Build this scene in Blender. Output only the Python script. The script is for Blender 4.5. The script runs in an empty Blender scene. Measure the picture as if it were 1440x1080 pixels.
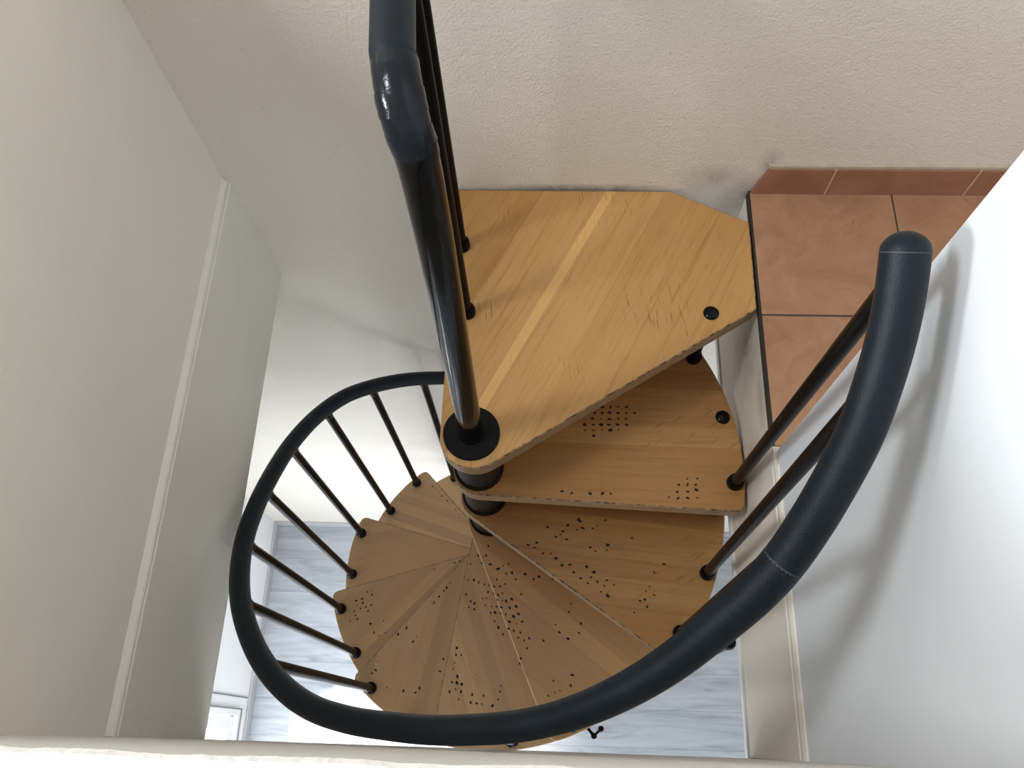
import bpy, bmesh, math, random
from mathutils import Vector, Matrix
random.seed(7)
C = bpy.context.scene.collection
S = bpy.context.scene
sin, cos, rad, PI = math.sin, math.cos, math.radians, math.pi

# ------------------------------------------------------------------ materials
def nt(name):
    m = bpy.data.materials.new(name); m.use_nodes = True
    t = m.node_tree; b = t.nodes['Principled BSDF']
    return m, t, b
def nd(t, kind, **kw):
    n = t.nodes.new(kind)
    for k, v in kw.items():
        if k.startswith('i_'):
            n.inputs[k[2:].replace('_', ' ')].default_value = v
        else:
            setattr(n, k, v)
    return n
def ramp(t, fac, stops):
    r = t.nodes.new('ShaderNodeValToRGB')
    e = r.color_ramp.elements
    while len(e) > 1: e.remove(e[-1])
    e[0].position, e[0].color = stops[0][0], (*stops[0][1], 1)
    for p, c in stops[1:]:
        x = e.new(p); x.color = (*c, 1)
    t.links.new(fac, r.inputs['Fac'])
    return r.outputs['Color']
def mix(t, kind, fac, a, b):
    m = t.nodes.new('ShaderNodeMix'); m.data_type = 'RGBA'; m.blend_type = kind
    L = t.links
    for sock, v in ((m.inputs[0], fac), (m.inputs[6], a), (m.inputs[7], b)):
        if hasattr(v, 'is_linked'): L.new(v, sock)
        elif isinstance(v, (int, float)): sock.default_value = v if sock.type == 'VALUE' else (v, v, v, 1)
        else: sock.default_value = (*v, 1)
    return m.outputs[2]
def math_(t, op, a, b=None, c=None):
    m = t.nodes.new('ShaderNodeMath'); m.operation = op
    for i, v in enumerate((a, b, c)):
        if v is None: continue
        if hasattr(v, 'is_linked'): t.links.new(v, m.inputs[i])
        else: m.inputs[i].default_value = v
    return m.outputs[0]
def objco(t):
    return t.nodes.new('ShaderNodeTexCoord').outputs['Object']
def noise(t, vec, scale, detail=4, rough=.55, dist=0):
    n = nd(t, 'ShaderNodeTexNoise'); n.inputs['Scale'].default_value = scale
    n.inputs['Detail'].default_value = detail; n.inputs['Roughness'].default_value = rough
    n.inputs['Distortion'].default_value = dist
    t.links.new(vec, n.inputs['Vector'])
    return n.outputs['Fac']
def mapping(t, vec, scale=(1,1,1), loc=(0,0,0)):
    n = nd(t, 'ShaderNodeMapping'); n.inputs['Scale'].default_value = scale; n.inputs['Location'].default_value = loc
    t.links.new(vec, n.inputs['Vector']); return n.outputs['Vector']
def bump(t, b, h, dist, strength=1):
    n = nd(t, 'ShaderNodeBump'); n.inputs['Distance'].default_value = dist; n.inputs['Strength'].default_value = strength
    t.links.new(h, n.inputs['Height']); t.links.new(n.outputs['Normal'], b.inputs['Normal'])

def plaster(name, col, rough_bump=.004, stain=.06, scale=95):
    m, t, b = nt(name); co = objco(t)
    big = noise(t, co, 2.2, 4, .6)
    c = mix(t, 'MIX', ramp(t, big, [(.35, (0,0,0)), (.7, (1,1,1))]), tuple(x*(1-stain) for x in col), col)
    if scale > 150:                       # tiny dark pits in the rough render
        sp = noise(t, co, 130, 2, .5)
        c = mix(t, 'MULTIPLY', 1.0, c, ramp(t, sp, [(.24, (.45,.43,.40)), (.29, (1,1,1))]))
    t.links.new(c, b.inputs['Base Color'])
    b.inputs['Roughness'].default_value = .85
    h = math_(t, 'ADD', math_(t, 'MULTIPLY', noise(t, co, scale, 5, .6), .7), math_(t, 'MULTIPLY', noise(t, co, scale*.28, 3, .5), .45))
    bump(t, b, h, rough_bump)
    return m
def stained_plaster(name, col, spots, rough_bump=.004, scale=95):
    """plaster with soft grey dirt marks at given places: (x, y, z, radius, strength)"""
    m = plaster(name, col, rough_bump, .05, scale); t = m.node_tree; b = t.nodes['Principled BSDF']
    src = b.inputs['Base Color'].links[0].from_socket
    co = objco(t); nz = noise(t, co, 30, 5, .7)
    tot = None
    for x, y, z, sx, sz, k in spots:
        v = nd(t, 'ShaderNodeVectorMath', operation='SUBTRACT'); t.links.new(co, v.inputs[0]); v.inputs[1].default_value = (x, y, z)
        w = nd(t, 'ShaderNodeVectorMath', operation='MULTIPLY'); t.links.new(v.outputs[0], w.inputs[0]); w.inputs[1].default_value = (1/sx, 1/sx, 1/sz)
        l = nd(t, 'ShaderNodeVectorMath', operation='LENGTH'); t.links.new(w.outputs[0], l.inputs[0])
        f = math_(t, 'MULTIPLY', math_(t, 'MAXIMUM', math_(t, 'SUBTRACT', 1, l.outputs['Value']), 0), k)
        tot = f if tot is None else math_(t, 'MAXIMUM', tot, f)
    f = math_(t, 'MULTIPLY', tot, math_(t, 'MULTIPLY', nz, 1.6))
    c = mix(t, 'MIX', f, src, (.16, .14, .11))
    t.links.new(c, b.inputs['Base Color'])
    return m
def metal(name, col, rough, spec=.5, coat=0.0, bumpd=0, bscale=300):
    m, t, b = nt(name); co = objco(t)
    n = noise(t, co, 18, 4, .6)
    c = mix(t, 'MIX', ramp(t, n, [(.4, (0,0,0)), (.75, (1,1,1))]), col, tuple(min(1, x*1.25+.002) for x in col))
    t.links.new(c, b.inputs['Base Color'])
    b.inputs['Roughness'].default_value = rough
    b.inputs['Specular IOR Level'].default_value = spec
    b.inputs['Coat Weight'].default_value = coat
    b.inputs['Coat Roughness'].default_value = .08
    if bumpd: bump(t, b, noise(t, co, bscale, 3, .6), bumpd)
    return m
def wood(name, tint=1.0, base=((.50,.235,.070), (.62,.315,.105), (.42,.185,.052)), strip=.042, worn=.35, light_strip=None, grey=0):
    m, t, b = nt(name)
    uv = nd(t, 'ShaderNodeUVMap', uv_map='grain').outputs['UV']
    sep = nd(t, 'ShaderNodeSeparateXYZ'); t.links.new(uv, sep.inputs[0])
    u, v = sep.outputs['X'], sep.outputs['Y']
    row = math_(t, 'FLOOR', math_(t, 'DIVIDE', v, strip))
    wn = nd(t, 'ShaderNodeTexWhiteNoise', noise_dimensions='1D'); t.links.new(math_(t, 'ADD', row, .37), wn.inputs['W'])
    tone = wn.outputs['Value']
    c = ramp(t, tone, [(0, base[2]), (.35, base[0]), (.7, base[0]), (1, base[1])])
    # soft grain within a strip, shifted from strip to strip
    cb = nd(t, 'ShaderNodeCombineXYZ')
    t.links.new(math_(t, 'ADD', math_(t, 'MULTIPLY', u, 4.0), math_(t, 'MULTIPLY', tone, 37)), cb.inputs[0])
    t.links.new(math_(t, 'MULTIPLY', v, 95), cb.inputs[1])
    g = noise(t, cb.outputs[0], 1.0, 5, .6, .4)
    c = mix(t, 'MULTIPLY', 1.0, c, ramp(t, g, [(.3, (.80,.76,.70)), (.5, (1,1,1)), (.72, (1.0,.99,.97))]))
    cf = nd(t, 'ShaderNodeCombineXYZ'); t.links.new(math_(t, 'MULTIPLY', u, 26.), cf.inputs[0]); t.links.new(math_(t, 'MULTIPLY', v, 420), cf.inputs[1])
    fl = noise(t, cf.outputs[0], 1.0, 2, .5)
    c = mix(t, 'MULTIPLY', .8, c, ramp(t, fl, [(.25, (.66,.60,.52)), (.38, (1,1,1))]))
    if light_strip:
        v0, wd = light_strip
        f = math_(t, 'LESS_THAN', math_(t, 'ABSOLUTE', math_(t, 'SUBTRACT', v, v0)), wd/2)
        c = mix(t, 'MIX', math_(t, 'MULTIPLY', f, .75), c, (.72,.42,.155))
    # scuffs: thin dark scratches and grey wear
    co = objco(t)
    w = noise(t, co, 9, 6, .72, .6)
    c = mix(t, 'MIX', math_(t, 'MULTIPLY', ramp(t, w, [(.50, (0,0,0)), (.78, (1,1,1))]), worn), c, (.33,.215,.12))
    cs = nd(t, 'ShaderNodeCombineXYZ')
    t.links.new(math_(t, 'MULTIPLY', math_(t, 'ADD', u, math_(t, 'MULTIPLY', v, .7)), 14.), cs.inputs[0])
    t.links.new(math_(t, 'MULTIPLY', math_(t, 'SUBTRACT', v, math_(t, 'MULTIPLY', u, .7)), 190.), cs.inputs[1])
    sc = noise(t, cs.outputs[0], 1.0, 2, .5)
    area = ramp(t, noise(t, co, 5.5, 2, .5), [(.5, (0,0,0)), (.62, (1,1,1))])
    c = mix(t, 'MIX', math_(t, 'MULTIPLY', math_(t, 'MULTIPLY', ramp(t, sc, [(.33, (1,1,1)), (.39, (0,0,0))]), area), .65), c, (.14,.075,.035))
    if grey: c = mix(t, 'MIX', grey, c, (.45,.32,.195))  # dust and the white light on lower treads, mixed into the colour
    hsv = nd(t, 'ShaderNodeHueSaturation'); hsv.inputs['Value'].default_value = tint
    t.links.new(c, hsv.inputs['Color'])
    t.links.new(hsv.outputs[0], b.inputs['Base Color'])
    b.inputs['Roughness'].default_value = .42
    b.inputs['Specular IOR Level'].default_value = .35
    bump(t, b, math_(t, 'ADD', fl, g), .0006, .5)
    return m
def tiles_mat():
    m, t, b = nt('terracotta_tile'); co = objco(t)
    sep = nd(t, 'ShaderNodeSeparateXYZ'); t.links.new(co, sep.inputs[0])
    x, y = sep.outputs['X'], sep.outputs['Y']
    def line(vv, off, size, w):
        f = math_(t, 'FRACT', math_(t, 'DIVIDE', math_(t, 'SUBTRACT', vv, off), size))
        d = math_(t, 'MULTIPLY', math_(t, 'SUBTRACT', .5, math_(t, 'ABSOLUTE', math_(t, 'SUBTRACT', f, .5))), size)
        return math_(t, 'LESS_THAN', d, w)
    g = math_(t, 'MAXIMUM', line(x, .895, .309, .0019), line(y, .273, .309, .0022))
    tid = nd(t, 'ShaderNodeTexWhiteNoise', noise_dimensions='2D')
    cb = nd(t, 'ShaderNodeCombineXYZ')
    t.links.new(math_(t, 'FLOOR', math_(t, 'DIVIDE', math_(t, 'SUBTRACT', x, .895), .309)), cb.inputs[0])
    t.links.new(math_(t, 'FLOOR', math_(t, 'DIVIDE', math_(t, 'SUBTRACT', y, .273), .309)), cb.inputs[1])
    t.links.new(cb.outputs[0], tid.inputs['Vector'])
    n = noise(t, co, 9, 6, .65, 1.2)
    c = ramp(t, n, [(.25, (.30,.15,.080)), (.5, (.385,.205,.114)), (.75, (.46,.26,.152))])
    vein = noise(t, mapping(t, co, (7, 11, 7), (3.1, 1.7, 0)), 1.0, 5, .7, 2.2)
    vf = math_(t, 'ABSOLUTE', math_(t, 'SUBTRACT', vein, .5))
    area = ramp(t, noise(t, co, 4.4, 2, .5), [(.52, (0,0,0)), (.60, (1,1,1))])
    c = mix(t, 'MIX', math_(t, 'MULTIPLY', math_(t, 'MULTIPLY', math_(t, 'LESS_THAN', vf, .006), area), .6), c, (.15,.05,.025))
    c = mix(t, 'MIX', math_(t, 'MULTIPLY', tid.outputs['Value'], .18), c, (.33,.165,.09))
    c = mix(t, 'MIX', g, c, (.07,.05,.04))
    t.links.new(c, b.inputs['Base Color'])
    b.inputs['Roughness'].default_value = .5
    b.inputs['Specular IOR Level'].default_value = .3
    bump(t, b, math_(t, 'SUBTRACT', math_(t, 'MULTIPLY', n, .5), g), .002)
    return m
def skirting_mat():
    m, t, b = nt('terracotta_skirting'); co = objco(t)
    n = noise(t, co, 10, 5, .6, 1)
    c = ramp(t, n, [(.3, (.26,.115,.066)), (.7, (.35,.17,.105))])
    sep = nd(t, 'ShaderNodeSeparateXYZ'); t.links.new(co, sep.inputs[0])
    f = math_(t, 'FRACT', math_(t, 'DIVIDE', math_(t, 'SUBTRACT', sep.outputs['X'], .749), .299))
    g = math_(t, 'LESS_THAN', math_(t, 'SUBTRACT', .5, math_(t, 'ABSOLUTE', math_(t, 'SUBTRACT', f, .5))), .006)
    c = mix(t, 'MIX', g, c, (.50,.36,.27))
    t.links.new(c, b.inputs['Base Color']); b.inputs['Roughness'].default_value = .45
    return m
def laminate_mat():
    m, t, b = nt('grey_laminate'); co = objco(t)
    sep = nd(t, 'ShaderNodeSeparateXYZ'); t.links.new(co, sep.inputs[0])
    x, y = sep.outputs['X'], sep.outputs['Y']
    row = math_(t, 'FLOOR', math_(t, 'DIVIDE', y, .19))
    wn = nd(t, 'ShaderNodeTexWhiteNoise', noise_dimensions='1D'); t.links.new(math_(t, 'ADD', row, .5), wn.inputs['W'])
    cb = nd(t, 'ShaderNodeCombineXYZ')
    t.links.new(math_(t, 'ADD', math_(t, 'MULTIPLY', x, 2.2), math_(t, 'MULTIPLY', wn.outputs['Value'], 51)), cb.inputs[0])
    t.links.new(math_(t, 'MULTIPLY', y, 16), cb.inputs[1])
    g = noise(t, cb.outputs[0], 1, 6, .62, 1.0)
    c = ramp(t, g, [(.28, (.24,.25,.27)), (.45, (.36,.37,.385)), (.62, (.43,.44,.46)), (.8, (.50,.51,.53))])
    kn = noise(t, mapping(t, co, (3.2, 9, 1), (1.3, .4, 0)), 1, 3, .5, .8)
    c = mix(t, 'MIX', math_(t, 'MULTIPLY', ramp(t, kn, [(.70, (0,0,0)), (.80, (1,1,1))]), .6), c, (.20,.17,.15))
    c = mix(t, 'MULTIPLY', 1, c, ramp(t, wn.outputs['Value'], [(0, (.90,.90,.90)), (1, (1.05,1.05,1.06))]))
    f = math_(t, 'FRACT', math_(t, 'DIVIDE', y, .19))
    ln = math_(t, 'LESS_THAN', f, .014)
    c = mix(t, 'MIX', math_(t, 'MULTIPLY', ln, .5), c, (.12,.12,.13))
    t.links.new(c, b.inputs['Base Color']); b.inputs['Roughness'].default_value = .42
    return m
def plain(name, col, rough=.6, spec=.4, var=.06, sc=14):
    m, t, b = nt(name); co = objco(t)
    n = noise(t, co, sc, 4, .6)
    c = mix(t, 'MIX', n, tuple(x*(1-var) for x in col), tuple(min(1, x*(1+var)) for x in col))
    t.links.new(c, b.inputs['Base Color']); b.inputs['Roughness'].default_value = rough; b.inputs['Specular IOR Level'].default_value = spec
    return m

# ------------------------------------------------------------------ mesh helpers
def link(name, bm, mats, parent=None, smooth=False, recalc=True):
    if recalc: bmesh.ops.recalc_face_normals(bm, faces=bm.faces)
    me = bpy.data.meshes.new(name); bm.to_mesh(me); bm.free()
    for m in (mats if isinstance(mats, (list, tuple)) else [mats]): me.materials.append(m)
    if smooth:
        for p in me.polygons: p.use_smooth = True
        try: me.set_sharp_from_angle(angle=rad(40))
        except Exception: pass
    o = bpy.data.objects.new(name, me); C.objects.link(o)
    if parent: o.parent = parent; o.matrix_parent_inverse = Matrix.Identity(4)
    return o
def box_bm(bm, lo, hi, bev=0):
    x0,y0,z0 = lo; x1,y1,z1 = hi
    vs = [bm.verts.new(p) for p in ((x0,y0,z0),(x1,y0,z0),(x1,y1,z0),(x0,y1,z0),(x0,y0,z1),(x1,y0,z1),(x1,y1,z1),(x0,y1,z1))]
    fs = [bm.faces.new([vs[i] for i in q]) for q in ((3,2,1,0),(4,5,6,7),(0,1,5,4),(1,2,6,5),(2,3,7,6),(3,0,4,7))]
    if bev:
        bmesh.ops.bevel(bm, geom=list({e for f in fs for e in f.edges}), offset=bev, segments=2, profile=.5, affect='EDGES')
def box(name, lo, hi, m, parent=None, bev=0):
    bm = bmesh.new(); box_bm(bm, lo, hi, bev); return link(name, bm, m, parent)
def struct(o):
    o['kind'] = 'structure'; return o
def sweep(bm, pts, rs, n=20, cap=True, up=None):
    """tube through pts with radius per point, parallel-transported frames"""
    pts = [Vector(p) for p in pts]
    if not hasattr(rs, '__len__'): rs = [rs]*len(pts)
    T = []
    for i in range(len(pts)):
        a = pts[max(i-1,0)]; b = pts[min(i+1,len(pts)-1)]
        T.append((b-a).normalized())
    ref = Vector((0,0,1)) if abs(T[0].z) < .9 else Vector((1,0,0))
    X = (ref - T[0]*ref.dot(T[0])).normalized()
    rings = []
    for i, p in enumerate(pts):
        X = (X - T[i]*X.dot(T[i])).normalized(); Y = T[i].cross(X)
        rings.append([bm.verts.new(p + (X*cos(2*PI*k/n) + Y*sin(2*PI*k/n))*rs[i]) for k in range(n)])
    for a, b in zip(rings, rings[1:]):
        for k in range(n): bm.faces.new((a[k], a[(k+1)%n], b[(k+1)%n], b[k]))
    if cap:
        bm.faces.new(rings[0][::-1]); bm.faces.new(rings[-1])
def lathe_bm(bm, prof, x=0, y=0, n=28):
    """closed solid of revolution about a vertical axis; prof = [(r, z)...] bottom to top"""
    rings = []
    for r, z in prof:
        rings.append([bm.verts.new((x + r*cos(2*PI*k/n), y + r*sin(2*PI*k/n), z)) for k in range(n)])
    for a, b in zip(rings, rings[1:]):
        for k in range(n): bm.faces.new((a[k], a[(k+1)%n], b[(k+1)%n], b[k]))
    bm.faces.new(rings[0][::-1]); bm.faces.new(rings[-1])
def lathe(name, prof, x, y, m, parent, n=28):
    bm = bmesh.new(); lathe_bm(bm, prof, x, y, n); return link(name, bm, m, parent, smooth=True)

# ------------------------------------------------------------------ dimensions (metres; stair axis at x=y=0, landing level at z=0)
RISE, DTH, TH1, DM = .2174, rad(32.0677), rad(-2.44), rad(15.86)
RB, RT, TT = .5563, .580, .042          # baluster circle, tread radius, tread thickness
ZF = -15*RISE                            # lower floor
XL, XR, YB, YN = -.576, .584, .585, -.5655
ZS = -.388                               # underside of the upper floor
ZP = .95                                 # top of the parapets
N = 14

# ------------------------------------------------------------------ materials in use
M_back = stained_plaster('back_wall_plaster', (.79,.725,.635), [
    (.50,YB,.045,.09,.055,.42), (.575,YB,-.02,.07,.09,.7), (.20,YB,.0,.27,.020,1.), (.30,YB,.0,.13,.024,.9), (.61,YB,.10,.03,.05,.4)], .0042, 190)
M_left = plaster('left_wall_plaster', (.86,.82,.735), .0009, .05, 90)
M_slabL = plaster('rough_slab_plaster', (.80,.77,.68), .0018, .06, 90)
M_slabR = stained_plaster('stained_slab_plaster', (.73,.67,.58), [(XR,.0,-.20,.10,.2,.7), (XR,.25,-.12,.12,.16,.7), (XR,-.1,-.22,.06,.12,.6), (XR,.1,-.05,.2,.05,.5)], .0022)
M_right = plaster('white_wall_paint', (.69,.715,.745), .0007, .03, 40)
M_para = plaster('parapet_plaster', (.80,.78,.74), .0025, .05, 80)
M_bead = plain('lit_plaster_bead', (.90,.87,.80), .8, .2, .04, 60)  # paler than the walls: light caught by the ledge is in the colour
M_low = plaster('lower_room_paint', (.86,.86,.86), .0008, .02, 50)
M_ceil = plain('ceiling_paint', (.82,.82,.80), .9)
M_tile, M_skirt, M_lam = tiles_mat(), skirting_mat(), laminate_mat()
M_gap = plain('dark_joint', (.035,.028,.022), .9)
M_board = plain('grey_baseboard', (.46,.445,.455), .55, .4, .08)
M_frame = plain('white_window_frame', (.82,.81,.79), .4)
M_framed = plain('grey_frame_seal', (.20,.19,.20), .6)
M_black = metal('black_gloss_steel', (.004,.004,.004), .12, .14, .0)
M_satin = metal('black_satin_steel', (.004,.0033,.003), .28, .05)
M_spacer = metal('dark_brown_steel', (.012,.008,.005), .42, .10)
M_disc = metal('black_rubber_disc', (.004,.004,.004), .5, .12)
M_rail = metal('black_rail_cover', (.0048,.0092,.0142), .37, .20, 0, .0005, 600)
M_tape = metal('blue_black_tape', (.004,.006,.010), .18, .25, 0, .0006, 90)
M_seam = plain('rail_seam', (.05,.056,.062), .6)
M_dot = plain('worn_dark_mark', (.030,.017,.010), .7, .2)

# ------------------------------------------------------------------ the setting
struct(box('wall_back', (-1.45,YB,ZF-.1), (2.4,YB+.15,2.6), M_back))
struct(box('wall_right', (XR+.008,YN-.02,0), (XR+.108,-.022,2.3), M_right))
# left parapet wall: recessed upper part above the slab edge, plaster bead on the ledge
struct(box('wall_left', (XL-.112,YN-.11,.0), (XL-.012,YB,ZP), M_left))
struct(box('floor_upper_left', (-3.6,-3.2,ZS), (XL,YB,.022), M_slabL))
def chamfer(name, xo, xi, zo, zi, y0, y1, m, n=120, amp=.0006):
    """plaster fillet on the ledge where the wall is set back from the slab edge"""
    bm = bmesh.new(); prev = None
    for i in range(n+1):
        y = y0+(y1-y0)*i/n; j = amp*(sin(i*.9)+.7*sin(i*2.3+1))
        ring = [bm.verts.new(p) for p in ((xo,y,zo+j),(xi,y,zi+j*1.2),(xi,y,zo-.004),(xo,y,zo-.004))]
        if prev:
            for k in range(4): bm.faces.new((prev[k], prev[(k+1)%4], ring[(k+1)%4], ring[k]))
        else: bm.faces.new(ring)
        prev = ring
    bm.faces.new(prev[::-1])
    return struct(link(name, bm, m))
chamfer('trim_1', XL+.0012, XL-.0126, .014, .034, YN, YB-.002, M_bead)
# near parapet (front face leans a little) with its uneven plaster edge
bm = bmesh.new()
nx = 700
prev = None; wob = 0
for i in range(nx+1):
    x = -1.2 + 2.4*i/nx
    wob = .75*wob+random.uniform(-.00035,.00035); j = wob+.0005*sin(i*.13)
    prof = [(YN-.0035,ZS), (YN,.2), (YN+.002+j,ZP-.006), (YN-.001+j,ZP-.001+j*.5), (YN-.03,ZP+.001), (YN-.12,ZP), (YN-.12,ZS)]
    ring = [bm.verts.new((x, a, b)) for a, b in prof]
    if prev:
        for k in range(len(ring)):
            bm.faces.new((prev[k], prev[(k+1)%len(ring)], ring[(k+1)%len(ring)], ring[k]))
    else: first = ring
    prev = ring
bm.faces.new(first); bm.faces.new(prev[::-1])
struct(link('wall_near', bm, M_para))
struct(box('floor_upper_near', (XL,-3.2,ZS), (2.4,YN-.12,0), M_slabL))
# landing slab with terracotta tiles on top
struct(box('floor_landing', (XR+.003,-.012,-.02), (2.4,YB-.001,0), M_tile))
bm = bmesh.new()
box_bm(bm, (XR,YN-.002,ZS+.006), (2.4,YB-.001,-.021)); box_bm(bm, (XR,YN-.002,-.021), (XR+.3,-.013,-.002))
struct(link('wall_slab_right', bm, M_slabR))
bm = bmesh.new()
box_bm(bm, (XR-.0005,.0,-.022), (XR+.0035,YB-.002,-.0012))
struct(link('trim_2', bm, M_gap))
chamfer('trim_3', XR-.001, XR+.0088, -.016, .004, YN, -.05, M_bead)
# joint and ceiling board under the landing slab
struct(box('trim_4', (XR+.004,YN,ZS-.002), (XR+.02,YB-.002,ZS+.006), M_gap))
struct(box('ceiling_right', (XR-.004,-3.2,ZS-.022), (2.4,YB-.001,ZS-.001), M_ceil))
# terracotta skirting along the back wall of the landing
bm = bmesh.new()
x0 = .590
vs = [(x0+.0,YB-.010,.0005),(2.4,YB-.010,.0005),(2.4,YB,.0005),(x0,YB,.0005),(x0+.022,YB-.010,.083),(2.4,YB-.010,.083),(2.4,YB,.086),(x0+.022,YB,.086)]
V = [bm.verts.new(p) for p in vs]
for q in ((3,2,1,0),(4,5,6,7),(0,1,5,4),(1,2,6,5),(2,3,7,6),(3,0,4,7)): bm.faces.new([V[i] for i in q])
struct(link('baseboard_back', bm, M_skirt))
bm = bmesh.new()
box_bm(bm, (x0+.016,YB-.007,.0835), (2.4,YB+.001,.094), .002)
struct(link('trim_5', bm, plain('skirting_mortar', (.50,.43,.34), .9, .2, .3, 60)))
# lower room
struct(box('floor', (-1.45,-3.2,ZF-.08), (2.4,YB,ZF), M_lam))
XW = -1.436
wy0, wy1, wz0, wz1 = -1.75, -.452, ZF+.19, ZF+2.25
bm = bmesh.new()
for lo, hi in (((XW-.2,wy1,ZF),(XW,YB,ZS)), ((XW-.2,-3.2,ZF),(XW,wy0,ZS)), ((XW-.2,wy0,ZF),(XW,wy1,wz0)), ((XW-.2,wy0,wz1),(XW,wy1,ZS))): box_bm(bm, lo, hi)
struct(link('wall_lower_left', bm, M_low))
struct(box('wall_lower_right', (2.4,-3.2,ZF-.1), (2.5,YB+.15,ZS), M_low))
struct(box('wall_lower_near', (-1.6,-3.3,ZF-.1), (2.5,-3.2,ZS), M_low))
for nm, lo, hi in (('baseboard_lower_left',(XW,-3.2,ZF),(XW+.014,YB-.014,ZF+.07)), ('baseboard_lower_back',(XW,YB-.014,ZF),(2.4,YB,ZF+.07))):
    struct(box(nm, lo, hi, M_board, bev=.003))
bm = bmesh.new(); box_bm(bm, (XW,-.392,ZF+.09), (XW+.006,-.386,ZS-.05))
struct(link('trim_6', bm, M_framed))
# window of the lower room: frame, sash and pane in the wall opening
w = struct(box('window_1', (XW-.06,wy0,wz0), (XW+.012,wy1,wz0+.035), M_frame, bev=.003))
bm = bmesh.new()
box_bm(bm, (XW-.06,wy1-.03,wz0+.035), (XW+.012,wy1,wz1)); box_bm(bm, (XW-.06,wy0,wz0+.035), (XW+.012,wy0+.03,wz1)); box_bm(bm, (XW-.06,wy0+.03,wz1-.03), (XW+.012,wy1-.03,wz1))
fr = link('window_frame', bm, M_frame, w)
bm = bmesh.new()
a0, a1, b0, b1 = wy0+.034, wy1-.036, wz0+.04, wz1-.034
for lo, hi in (((XW-.045,a0,b0),(XW-.005,a1,b0+.06)), ((XW-.045,a0,b1-.06),(XW-.005,a1,b1)), ((XW-.045,a0,b0+.06),(XW-.005,a0+.06,b1-.06)), ((XW-.045,a1-.06,b0+.06),(XW-.005,a1,b1-.06))): box_bm(bm, lo, hi, .003)
link('window_sash', bm, M_frame, w)
bm = bmesh.new(); box_bm(bm, (XW+.012,wy0-.02,wz0-.012), (XW+.016,wy1+.006,wz0)); box_bm(bm, (XW+.012,wy1,wz0), (XW+.016,wy1+.006,wz1))
link('window_seal', bm, M_framed, w)
mg, tg, bg = nt('window_glass')
tr = tg.nodes.new('ShaderNodeBsdfTransparent'); gl = tg.nodes.new('ShaderNodeBsdfGlossy'); gl.inputs['Roughness'].default_value = .02
mx = tg.nodes.new('ShaderNodeMixShader'); mx.inputs[0].default_value = .06
tg.links.new(tr.outputs[0], mx.inputs[1]); tg.links.new(gl.outputs[0], mx.inputs[2]); tg.links.new(mx.outputs[0], tg.nodes['Material Output'].inputs['Surface'])
bm = bmesh.new(); box_bm(bm, (XW-.03,a0+.06,b0+.06), (XW-.024,a1-.06,b1-.06)); link('window_pane', bm, mg, w)

# ------------------------------------------------------------------ the spiral staircase
ROOT = Vector((0,0,ZF))
stair = bpy.data.objects.new('spiral_staircase', None); C.objects.link(stair); stair.location = ROOT
stair['label'] = 'spiral staircase with honey wood treads, black steel balusters and black curving handrail in the stairwell'
stair['category'] = 'staircase'
def part(o, parent=stair, label=None):
    o.parent = parent
    o.matrix_parent_inverse = Matrix.Translation(-ROOT) if parent is stair else Matrix.Identity(4)
    if label: o['label'] = label
    return o
def ang(k, mid=0): return TH1-(k-1)*DTH+(DM if mid else 0)
def pol(r, a, z): return Vector((r*cos(a), r*sin(a), z))
HUB = .063
def line_hit(off, a, R):
    """where the line parallel to direction a, offset off to its left, meets the circle R"""
    s = math.sqrt(R*R-off*off); d = Vector((cos(a), sin(a))); n = Vector((-sin(a), cos(a)))
    return d*s+n*off
def round_corner(p, a, b, r, n=6):
    """fillet at p between directions to a and b"""
    u = (a-p).normalized(); v = (b-p).normalized(); th = math.acos(max(-1,min(1,u.dot(v))))/2
    d = r/math.tan(th); c = p+(u+v).normalized()*(r/sin(th)); s = p+u*d; e = p+v*d
    a0 = math.atan2(s.y-c.y, s.x-c.x); a1 = math.atan2(e.y-c.y, e.x-c.x)
    da = (a1-a0+PI) % (2*PI)-PI
    return [Vector((c.x+r*cos(a0+da*i/n), c.y+r*sin(a0+da*i/n))) for i in range(n+1)]
def tread_outline(k):
    f = ang(k); r = f+DTH
    pf = line_hit(-HUB, f, RT); pr = line_hit(HUB-.012, r, RT)
    af = math.atan2(pf.y, pf.x); ar = math.atan2(pr.y, pr.x)
    while ar < af: ar += 2*PI
    out = []
    arc = [Vector((RT*cos(af+(ar-af)*i/30), RT*sin(af+(ar-af)*i/30))) for i in range(31)]
    hubf = Vector((HUB*cos(f-PI/2), HUB*sin(f-PI/2))); hr = HUB-.012
    hubr = Vector((hr*cos(r+PI/2), hr*sin(r+PI/2)))
    out += round_corner(pf, hubf, arc[3], .022)
    out += arc[3:-3]
    out += round_corner(pr, arc[-4], hubr, .022)
    # back round the pole, the long way
    a0 = r+PI/2; a1 = f-PI/2+2*PI
    for i in range(17):
        q = i/16; out.append(Vector(((hr+(HUB-hr)*q)*cos(a0+(a1-a0)*q), (hr+(HUB-hr)*q)*sin(a0+(a1-a0)*q))))
    return out
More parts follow.
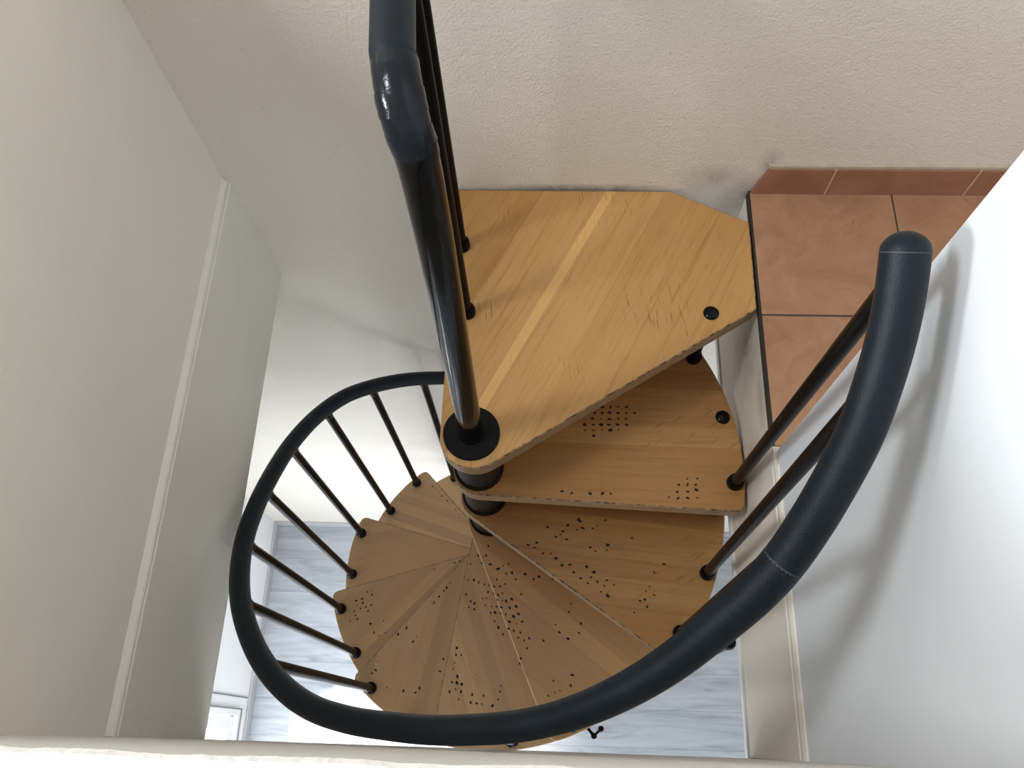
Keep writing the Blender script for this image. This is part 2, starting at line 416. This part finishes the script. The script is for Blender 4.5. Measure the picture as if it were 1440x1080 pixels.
DOTS = {1:[(0.272,0.149),(0.291,0.149),(0.308,0.15),(0.327,0.15),(0.255,0.134),(0.272,0.134),(0.289,0.135),(0.308,0.135),(0.326,0.135),(0.345,0.136),(0.25,0.12),(0.269,0.12),(0.288,0.12),(0.308,0.121),(0.325,0.121),(0.233,0.105),(0.252,0.105),(0.27,0.106),(0.287,0.106),(0.305,0.107),(0.326,0.107),(0.233,0.092),(0.252,0.092),(0.271,0.093),(0.29,0.093),(0.308,0.094),(0.252,0.079),(0.455,-0.016),(0.477,-0.015),(0.436,-0.03),(0.455,-0.029),(0.472,-0.029),(0.432,-0.046),(0.454,-0.045),(0.473,-0.04),(0.413,-0.058),(0.433,-0.06),(0.453,-0.059),(0.474,-0.058),(0.183,-0.05),(0.204,-0.054),(0.244,-0.054),(0.288,-0.053),(0.271,-0.053)],
2:[(0.228,-0.056),(0.202,-0.072),(0.239,-0.078),(0.231,-0.061),(0.191,-0.087),(0.185,-0.095),(0.174,-0.101),(0.2,-0.106),(0.129,-0.116),(0.124,-0.128),(0.109,-0.122),(0.256,-0.124),(0.268,-0.132),(0.298,-0.117),(0.295,-0.13),(0.355,-0.099),(0.293,-0.057),(0.273,-0.072),(0.262,-0.078),(0.225,-0.082),(0.154,-0.078),(0.144,-0.141),(0.163,-0.141),(0.175,-0.152),(0.189,-0.168),(0.208,-0.166),(0.247,-0.17),(0.264,-0.182),(0.233,-0.197),(0.257,-0.194),(0.25,-0.208),(0.272,-0.204),(0.294,-0.2),(0.288,-0.213),(0.311,-0.21),(0.28,-0.227),(0.296,-0.236),(0.217,-0.184),(0.384,-0.223),(0.393,-0.212),(0.403,-0.231),(0.37,-0.245),(0.386,-0.258),(0.381,-0.242),(0.356,-0.272),(0.428,-0.159),(0.405,-0.179)],
3:[(-0.001,-0.08),(-0.006,-0.105),(0.054,-0.126),(0.04,-0.131),(0.027,-0.139),(0.064,-0.149),(0.099,-0.151),(0.074,-0.165),(0.121,-0.164),(0.135,-0.157),(0.17,-0.161),(0.047,-0.178),(0.025,-0.167),(0.033,-0.184),(0.041,-0.202),(0.051,-0.222),(0.061,-0.238),(0.071,-0.259),(0.077,-0.234),(0.065,-0.216),(0.09,-0.203),(0.213,-0.244),(0.218,-0.223),(0.049,-0.151),(0.084,-0.253),(0.094,-0.272),(0.006,-0.128),(-0.013,-0.108),(0.019,-0.185),(0.03,-0.206),(0.028,-0.219),(0.041,-0.22),(0.039,-0.237),(0.051,-0.254),(0.061,-0.272),(0.08,-0.277),(0.094,-0.271),(0.09,-0.298),(0.1,-0.317),(0.113,-0.312),(0.108,-0.336),(0.18,-0.277),(0.189,-0.295),(0.211,-0.31),(0.238,-0.295),(0.243,-0.272),(0.222,-0.397),(0.218,-0.421),(0.149,-0.317),(0.163,-0.447),(0.192,-0.434),(0.179,-0.439),(0.175,-0.412),(0.062,-0.274),(0.06,-0.29),(0.073,-0.295),(0.085,-0.311),(0.093,-0.361)],
4:[(-0.045,-0.061),(-0.033,-0.083),(-0.069,-0.132),(-0.053,-0.132),(-0.039,-0.138),(-0.022,-0.144),(-0.009,-0.146),(-0.011,-0.165),(0.004,-0.168),(-0.015,-0.182),(-0.026,-0.183),(-0.017,-0.202),(0.001,-0.205),(0.015,-0.205),(-0.001,-0.222),(0.011,-0.221),(0.027,-0.223),(-0.059,-0.192),(-0.048,-0.197),(-0.063,-0.209),(-0.048,-0.214),(-0.073,-0.173),(0.011,-0.245),(0.036,-0.279),(0.022,-0.262),(0.086,-0.357),(-0.092,-0.32),(-0.092,-0.339),(-0.078,-0.338),(-0.085,-0.395),(-0.086,-0.411),(-0.073,-0.434),(-0.042,-0.439),(-0.011,-0.442),(-0.045,-0.46),(-0.029,-0.462),(-0.015,-0.463),(0.014,-0.467),(0.035,-0.415),(0.034,-0.43),(0.029,-0.45),(-0.078,-0.454),(-0.072,-0.414),(-0.088,-0.427),(-0.091,-0.319),(-0.093,-0.338),(-0.078,-0.339),(-0.095,-0.36),(-0.098,-0.376),(-0.085,-0.394),(-0.099,-0.41),(-0.086,-0.412),(-0.072,-0.415),(-0.088,-0.428),(-0.073,-0.433),(-0.105,-0.434),(-0.042,-0.44),(-0.065,-0.087),(-0.044,-0.062)],
5:[(-0.155,-0.12),(-0.163,-0.13),(-0.145,-0.106),(-0.177,-0.147),(-0.192,-0.167),(-0.236,-0.269),(-0.248,-0.285),(-0.152,-0.332),(-0.159,-0.368),(-0.316,-0.418),(-0.354,-0.37),(-0.364,-0.379),(-0.265,-0.426),(-0.229,-0.43),(-0.218,-0.417),(-0.295,-0.264),(-0.271,-0.245),(-0.349,-0.345)],
6:[(-0.464,-0.129),(-0.432,-0.115),(-0.484,-0.136),(-0.461,-0.142),(-0.478,-0.15),(-0.448,-0.155),(-0.431,-0.149),(-0.467,-0.161),(-0.44,-0.168),(-0.487,-0.171),(-0.481,-0.184),(-0.473,-0.196),(-0.497,-0.203),(-0.385,-0.198),(-0.428,-0.21),(-0.412,-0.237),(-0.395,-0.247),(-0.374,-0.238),(-0.435,-0.1),(-0.449,-0.106),(-0.159,-0.0),(-0.141,0.006),(-0.226,-0.024)],
8:[(-0.273,0.355),(-0.286,0.37),(-0.25,0.336),(-0.214,0.299),(-0.314,0.394),(-0.301,0.382),(-0.197,0.267)]}
def slab(name, outline, z, grain, mats, dots=(), seed=0, nose=0):
    bm = bmesh.new(); uvl = bm.loops.layers.uv.new('grain')
    f = bm.faces.new([bm.verts.new((p.x, p.y, z)) for p in outline])
    if f.normal.z < 0: f.normal_flip()
    r = bmesh.ops.extrude_face_region(bm, geom=[f])
    bmesh.ops.translate(bm, verts=[v for v in r['geom'] if isinstance(v, bmesh.types.BMVert)], vec=(0,0,-TT))
    bm.normal_update(); bmesh.ops.recalc_face_normals(bm, faces=bm.faces)
    es = [e for e in bm.edges if len(e.link_faces) == 2 and e.calc_face_angle(0) > rad(60)]
    bmesh.ops.bevel(bm, geom=es, offset=.0030, segments=2, profile=.5, affect='EDGES')
    rnd = random.Random(seed)
    d = Vector((cos(grain), sin(grain))); n = Vector((-d.y, d.x))
    bm.normal_update()
    for fc in bm.faces:
        nz = fc.normal.z
        fc.material_index = 0 if nz > .97 or nz < -.5 else ((2 if fc.normal.x*cos(nose)+fc.normal.y*sin(nose) > .2 else 0) if nz > .25 else 3)
    for x, y in dots:
        c = Vector((x, y)); a = rnd.uniform(0, PI); s1 = rnd.uniform(.0026,.0054); s2 = s1*rnd.uniform(.45,.75)
        ra = grain+rnd.gauss(0,.5)
        e1 = Vector((cos(ra), sin(ra))); e2 = Vector((-e1.y, e1.x))
        vs = []
        for i in range(8):
            t = i*PI/4; w = rnd.uniform(.75,1.2); p = c+e1*(s1*w*cos(t))+e2*(s2*w*sin(t)); vs.append(bm.verts.new((p.x,p.y,z+.0005)))
        g = bm.faces.new(vs); g.material_index = 1
        if g.normal.z < 0: g.normal_flip()
    off = rnd.uniform(0, 20) if seed else 0
    for fc in bm.faces:
        side = abs(fc.normal.z) < .3
        for l in fc.loops:
            p = Vector((l.vert.co.x, l.vert.co.y))
            u, v = p.dot(d)+off*.37, p.dot(n)+off
            if side: v += l.vert.co.z*.6
            l[uvl].uv = (u, v)
    return link(name, bm, mats, smooth=False, recalc=False)

# platform
def grime(name, lim=(.38,.58), light=(.36,.21,.09)):
    m, t, b = nt(name); co = objco(t)
    c = ramp(t, noise(t, co, 60, 5, .7, .5), [(lim[0], (.026,.017,.011)), (lim[1], light)])
    t.links.new(c, b.inputs['Base Color']); b.inputs['Roughness'].default_value = .7
    return m
M_grime = grime('worn_tread_arris')
M_grime2 = grime('dark_tread_arris', (.34,.56), (.36,.25,.15))
M_edge = wood('tread_edge_wood', .85, base=((.33,.20,.095),(.38,.24,.12),(.29,.17,.075)), worn=.5)
M_edge_lit = wood('lit_tread_edge_wood', 1.0, base=((.55,.36,.19),(.60,.40,.22),(.50,.32,.16)), worn=.2)  # brightness of the lit front faces is put into this edge colour
front = rad(33.0)
n_f = Vector((-sin(front), cos(front))); d_f = Vector((cos(front), sin(front)))
def on_front(s): return d_f*s - n_f*.0745
# front line meets the landing edge
s_end = (.577 - (-n_f*.0745).x)/d_f.x
fc = on_front(s_end)
pl = []
for i in range(15):       # hub rounding from left edge to front edge
    a = PI + (front-PI/2+2*PI-PI)*i/14
    rr = .062+(.0745-.062)*i/14
    pl.append(Vector((rr*cos(a), rr*sin(a))))
pl += [fc+Vector((-.004,-.003)), fc+Vector((.002,.004)), Vector((.5805,.500)), Vector((.415,YB-.004)), Vector((-.061,YB-.004))]
M_plat = wood('honey_wood_platform', .95, base=((.49,.265,.090), (.54,.305,.110), (.44,.228,.072)), strip=.048, worn=.30, light_strip=(.0125,.020))
plat = part(slab('platform', pl, 0, rad(63), [M_plat, M_dot, M_grime, M_edge], nose=front-PI/2), label='wedge shaped honey wood platform at the top with one pale strip')
def bolt_cap(x, y, z, parent, r=.0155, h=.007):
    return part(lathe('bolt_cap', [(r*1.04,z-.002),(r*1.04,z+.0015),(r*.9,z+h*.55),(r*.62,z+h*.85),(r*.2,z+h)], x, y, M_black, None), parent, 'black domed bolt cap')
p = pol(RB, ang(0), 0)
bolt_cap(p.x, p.y, 0, plat)
# treads
shade = {1:('a',1.0,0),2:('b',.98,.05),3:('c',.97,.28),4:('d',.97,.42)}
woodm = [wood('oiled_wood_upper', .86, worn=.30, strip=.046, base=((.41,.205,.064), (.50,.275,.098), (.31,.145,.043))),
         wood('oiled_wood_worn_lit', 1.0, worn=.45, strip=.044, grey=.40),
         wood('worn_wood_lit', 1.1, worn=.5, strip=.037, grey=.50, base=((.46,.25,.10),(.56,.33,.14),(.27,.135,.06)))]  # lower treads: wear, plus greyer paler colour for the white light there
grains = {1: rad(-1), 2: rad(-6)}
treads = []
for k in range(1, N+1):
    m = woodm[0] if k <= 2 else woodm[1] if k <= 3 else woodm[2]
    g = grains.get(k, ang(k)+rad(29))
    o = part(slab('tread', tread_outline(k), -k*RISE, g, [m, M_dot, M_grime if k < 3 else M_edge_lit if k == 3 else M_grime2, M_edge if k <= 2 else M_edge_lit], DOTS.get(k, ()), seed=k, nose=ang(k)-PI/2))
    treads.append(o)
p = pol(RB, ang(1,1), 0); bolt_cap(p.x, p.y, -RISE, treads[0])
# pole, spacers, disc
bm = bmesh.new()
sweep(bm, [(0,0,ZF),(0,0,0),(.002,0,.2),(.0055,0,.45),(.0085,0,.70),(.0085,0,.80),(.0075,0,.858)], .0232, 32)
part(link('central_pole', bm, M_black, smooth=True), label='glossy black steel centre pole')
def spacer(z0, z1):
    return part(lathe('spacer', [(.0545,z0),(.0545,z0+.006),(.0485,z0+.010),(.0480,(z0+z1)/2),(.0485,z1-.008),(.053,z1-.005),(.053,z1)], 0, 0, M_spacer, None, 40), label='dark brown steel hub sleeve between treads')
for k in range(0, N): spacer(-(k+1)*RISE, -k*RISE-TT)
spacer(ZF, -N*RISE-TT)
part(lathe('hub_disc', [(.0560,0),(.0560,.0045),(.0545,.006),(.026,.0065),(.0245,.010),(.0243,.016)], 0, 0, M_disc, None, 40), label='flat black disc round the pole foot')
# handrail path: angle, radius and height along the run (the rail is not a perfect circle)
CTRL = [(-424,.548,-2.06),(-400,.548,-1.90),(-330,.55,-1.425),(-290,.55,-1.155),(-265,.545,-.985),(-249.8,.540,-.885),(-238.2,.547,-.808),(-227.6,.556,-.737),(-218.6,.562,-.675),(-208.5,.557,-.607),(-196.9,.547,-.528),(-185.6,.540,-.452),
        (-174.1,.542,-.374),(-164.3,.550,-.307),(-154.2,.559,-.239),(-148.2,.564,-.198),(-139.4,.568,-.138),(-131.5,.571,-.085),(-123.7,.571,-.032),(-116,.566,.020),(-108.5,.555,.071),(-99.1,.543,.135),(-86.5,.539,.220),
        (-76.5,.544,.288),(-69.6,.547,.335),(-63,.548,.38),(-56.2,.548,.426),(-49.1,.547,.474),(-40.6,.550,.532),(-33.7,.547,.578),(-29.9,.545,.604),(-24.2,.543,.643),(-19.2,.539,.677),(-13.3,.534,.717),(-8,.528,.753),(0,.520,.80)]
def rail_rz(a):
    a = math.degrees(a)
    P = CTRL
    i = 0
    while i < len(P)-2 and a > P[i+1][0]: i += 1
    p0, p1, p2, p3 = P[max(i-1,0)], P[i], P[i+1], P[min(i+2,len(P)-1)]
    t = max(0, min(1, (a-p1[0])/(p2[0]-p1[0])))
    out = []
    for j in (1, 2):
        m1 = (p2[j]-p0[j])/(p2[0]-p0[0])*(p2[0]-p1[0]); m2 = (p3[j]-p1[j])/(p3[0]-p1[0])*(p2[0]-p1[0])
        out.append((2*t**3-3*t*t+1)*p1[j]+(t**3-2*t*t+t)*m1+(-2*t**3+3*t*t)*p2[j]+(t**3-t*t)*m2)
    return out
def rail_at(a, dz=0):
    r, z = rail_rz(a); return pol(r, a, z+dz)
A_END, A_LOW, A_JOIN = rad(-6.6), ang(N)-rad(3), rad(-39.2)
def rail_pts(a0, a1, n): return [rail_at(a0+(a1-a0)*i/n) for i in range(n+1)]
RAD, RADU = .0220, .0260
bm = bmesh.new(); lo = rail_pts(A_LOW, A_JOIN, 320); sweep(bm, lo, [.0215+.0046*max(0,min(1,(i-292)/24)) for i in range(321)], 28); sweep(bm, rail_pts(A_JOIN, A_END, 50), RADU, 28)
rail = part(link('handrail', bm, M_rail, smooth=True), label='thick black plastic covered handrail winding down with the stair')
e0, e1 = rail_pts(A_END-rad(.6), A_END, 1)
t = (e1-e0).normalized()
bm = bmesh.new()
sweep(bm, [e1-t*.001]+[e1+t*(RADU*.85*sin(i*PI/16)) for i in range(0,8)]+[e1+t*RADU*.85], [RADU*1.005]+[RADU*1.005*max(.05,cos(i*PI/16)) for i in range(0,8)]+[.001], 28)
part(link('end_cap', bm, M_rail, smooth=True), rail, 'rounded end cap of the handrail')
for aa, rr, w_ in ((A_JOIN, RADU*1.004, .10), (A_END-rad(.05), RADU*1.007, .05)):
    bm = bmesh.new(); sweep(bm, rail_pts(aa-rad(w_), aa+rad(w_), 2), rr, 28)
    part(link('rail_joint', bm, M_seam, smooth=True), rail, 'thin grey joint line round the handrail')
# balusters
def baluster(x, y, z, top, r=.0118):
    b = Vector((x, y, z)); top = Vector(top)
    bm = bmesh.new(); sweep(bm, [b+Vector((0,0,.004)), b+(top-b)*.5, top], r, 16)
    o = part(link('baluster', bm, M_satin, smooth=True))
    part(lathe('foot_collar', [(.0170,z),(.0180,z+.003),(.0180,z+.012),(.0165,z+.022),(.0128,z+.026)], x, y, M_satin, None, 20), o)
    return o
TOPD = {(1,0):-.5,(2,1):0}
for k in range(1, N+1):
    for mid in (0, 1):
        if mid and k in (1,): continue
        a = ang(k, mid); p = pol(RB, a, -k*RISE)
        aa = min(a, A_END-rad(1.5))
        tp = rail_at(aa, -RAD*.7)
        o = baluster(p.x, p.y, p.z, tp)
        d = (Vector(tp)-p).normalized()
        bm = bmesh.new(); q = Vector(tp); sweep(bm, [q-d*.032, q-d*.028, q], [.0125,.0142,.0142], 16)
        part(link('top_collar', bm, M_satin, smooth=True), o)
# short connectors from each front baluster down to the rear of the tread below
for k in range(0, N):
    p = pol(RB, ang(k), 0)
    z0, z1 = -(k+1)*RISE, -k*RISE-TT
    part(lathe('connector', [(.0175,z0),(.0180,z0+.003),(.0180,z0+.014),(.0165,z0+.022),(.0120,z0+.027),(.0120,z1-.027),(.0165,z1-.022),(.0180,z1-.010),(.0180,z1)], p.x, p.y, M_satin, None, 20), label='short black post joining two treads')
# brackets that tie the stair to the slabs beside it
p = pol(RB, ang(2), -.56)
bm = bmesh.new()
sweep(bm, [p, Vector((.571,-.330,-.56))], .008, 12)
lathe_bm(bm, [(.0120,-.64),(.0120,-.475),(.0155,-.470),(.0165,-.452),(.0135,-.440),(.004,-.436)], .571, -.330, 20)
sweep(bm, [Vector((.571,-.330,-.450)), Vector((.588,-.309,-.405))], .0055, 10)
part(link('slab_bracket', bm, M_satin, smooth=True), label='black steel bracket tying the stair to the landing slab')
bm = bmesh.new()
sweep(bm, [Vector((.235,-.485,-.701)), Vector((.2775,-.534,-.701))], .004, 10)
sweep(bm, [Vector((.2775,-.534,-.701)), Vector((.295,-.5175,-.700))], .003, 8)
lathe_bm(bm, [(.003,-.708),(.0065,-.706),(.0075,-.699),(.0055,-.692),(.002,-.690)], .295, -.5175, 14)
lathe_bm(bm, [(.003,-.707),(.0070,-.704),(.0075,-.698),(.003,-.693)], .2775, -.534, 14)
part(link('slab_bracket', bm, M_satin, smooth=True), label='small black bracket tying the stair to the near slab')
# guard rail on the platform
ge = Vector((-.050,YB-.006,.935))
path = [Vector((.008,0,.84)), Vector((.0075,0,.856))]
for i in range(1, 13):
    a = i/12*PI/2*.97; path.append(Vector((.0075-.0155*i/12, .055*(1-cos(a)), .856+.055*sin(a))))
bm = bmesh.new(); sweep(bm, path, [.0238]*2+[.0236]*12, 28)
elbow = part(link('elbow_joint', bm, M_black, smooth=True), label='glossy black taped elbow on top of the pole')
for i0, i1, w_ in ((1,4,.0246),(3,7,.0242),(6,9,.0249),(8,13,.0240)):
    bm = bmesh.new(); q = path[i0:i1+1]; sweep(bm, q, [w_*(1+.006*(-1)**k) for k in range(len(q))], 28)
    part(link('tape_band', bm, M_tape, smooth=True), elbow, 'shiny blue black tape wound round the elbow')
bm = bmesh.new(); sweep(bm, [path[-1]-Vector((0,.004,0)), path[-1]+Vector((0,.002,0)), path[-1]+Vector((-.003,.012,.002)), ge], [.0225,.0238,.0232,.0228], 28)
part(link('guard_rail', bm, M_rail, smooth=True), label='straight black rail from the elbow to the wall')
for x, y in ((-.043,.431), (-.023,.268)):
    baluster(x, y, 0, (x-.001, y, .905), .0110)

# ------------------------------------------------------------------ light
def area(name, loc, target, sx, sy, power, col=(1,1,1)):
    l = bpy.data.lights.new(name, 'AREA'); l.shape = 'RECTANGLE'; l.size, l.size_y = sx, sy; l.energy = power; l.color = col
    o = bpy.data.objects.new(name, l); C.objects.link(o); o.location = loc
    o.rotation_euler = (Vector(target)-Vector(loc)).to_track_quat('-Z','Y').to_euler(); return o
area('window_light', (-3.6,-1.35,1.74), (.584,-.2,.85), .9, .5, 118, (.90,.96,1))
area('skylight', (-1.75,-.55,2.75), (.4,-.1,.3), .6, .6, 52, (.95,.98,1))
area('lower_window_light', (XW+.1,-1.1,-1.9), (.4,-.7,ZF), 1.2, 1.3, 66, (.80,.90,1))
area('lower_fill_light', (.6,-3.1,-2.1), (.0,0,-2.4), 1.6, 1.8, 50, (.82,.91,1))  # added fill to brighten the lower room; no door is modelled here
sp = bpy.data.lights.new('low_sun', 'SPOT'); sp.energy = 2600; sp.spot_size = rad(27); sp.spot_blend = .3; sp.shadow_soft_size = .10; sp.color = (1,.95,.90)
so = bpy.data.objects.new('low_sun', sp); C.objects.link(so); so.location = (-3.4,-1.5,-.6)
so.rotation_euler = (Vector((-1.05,-.55,ZF))-so.location).to_track_quat('-Z','Y').to_euler()
W = bpy.data.worlds.new('world'); S.world = W; W.use_nodes = True
W.node_tree.nodes['Background'].inputs[0].default_value = (.95,.97,1,1)
W.node_tree.nodes['Background'].inputs[1].default_value = .92

# ------------------------------------------------------------------ camera
cam = bpy.data.cameras.new('camera'); co = bpy.data.objects.new('camera', cam); C.objects.link(co)
cam.sensor_width = 36; cam.lens = 28.9493; cam.clip_start = .02
R = Matrix(((0.998984,-0.017117,0.041677),(0.032245,0.917683,-0.396002),(-0.031468,0.396944,0.917303)))
co.matrix_world = Matrix.Translation((0.1451,-0.54836,1.52)) @ R.to_4x4()
S.camera = co
S.view_settings.view_transform = 'Standard'; S.view_settings.look = 'None'
S.view_settings.exposure = 0; S.view_settings.gamma = 1; S.view_settings.use_curve_mapping = False
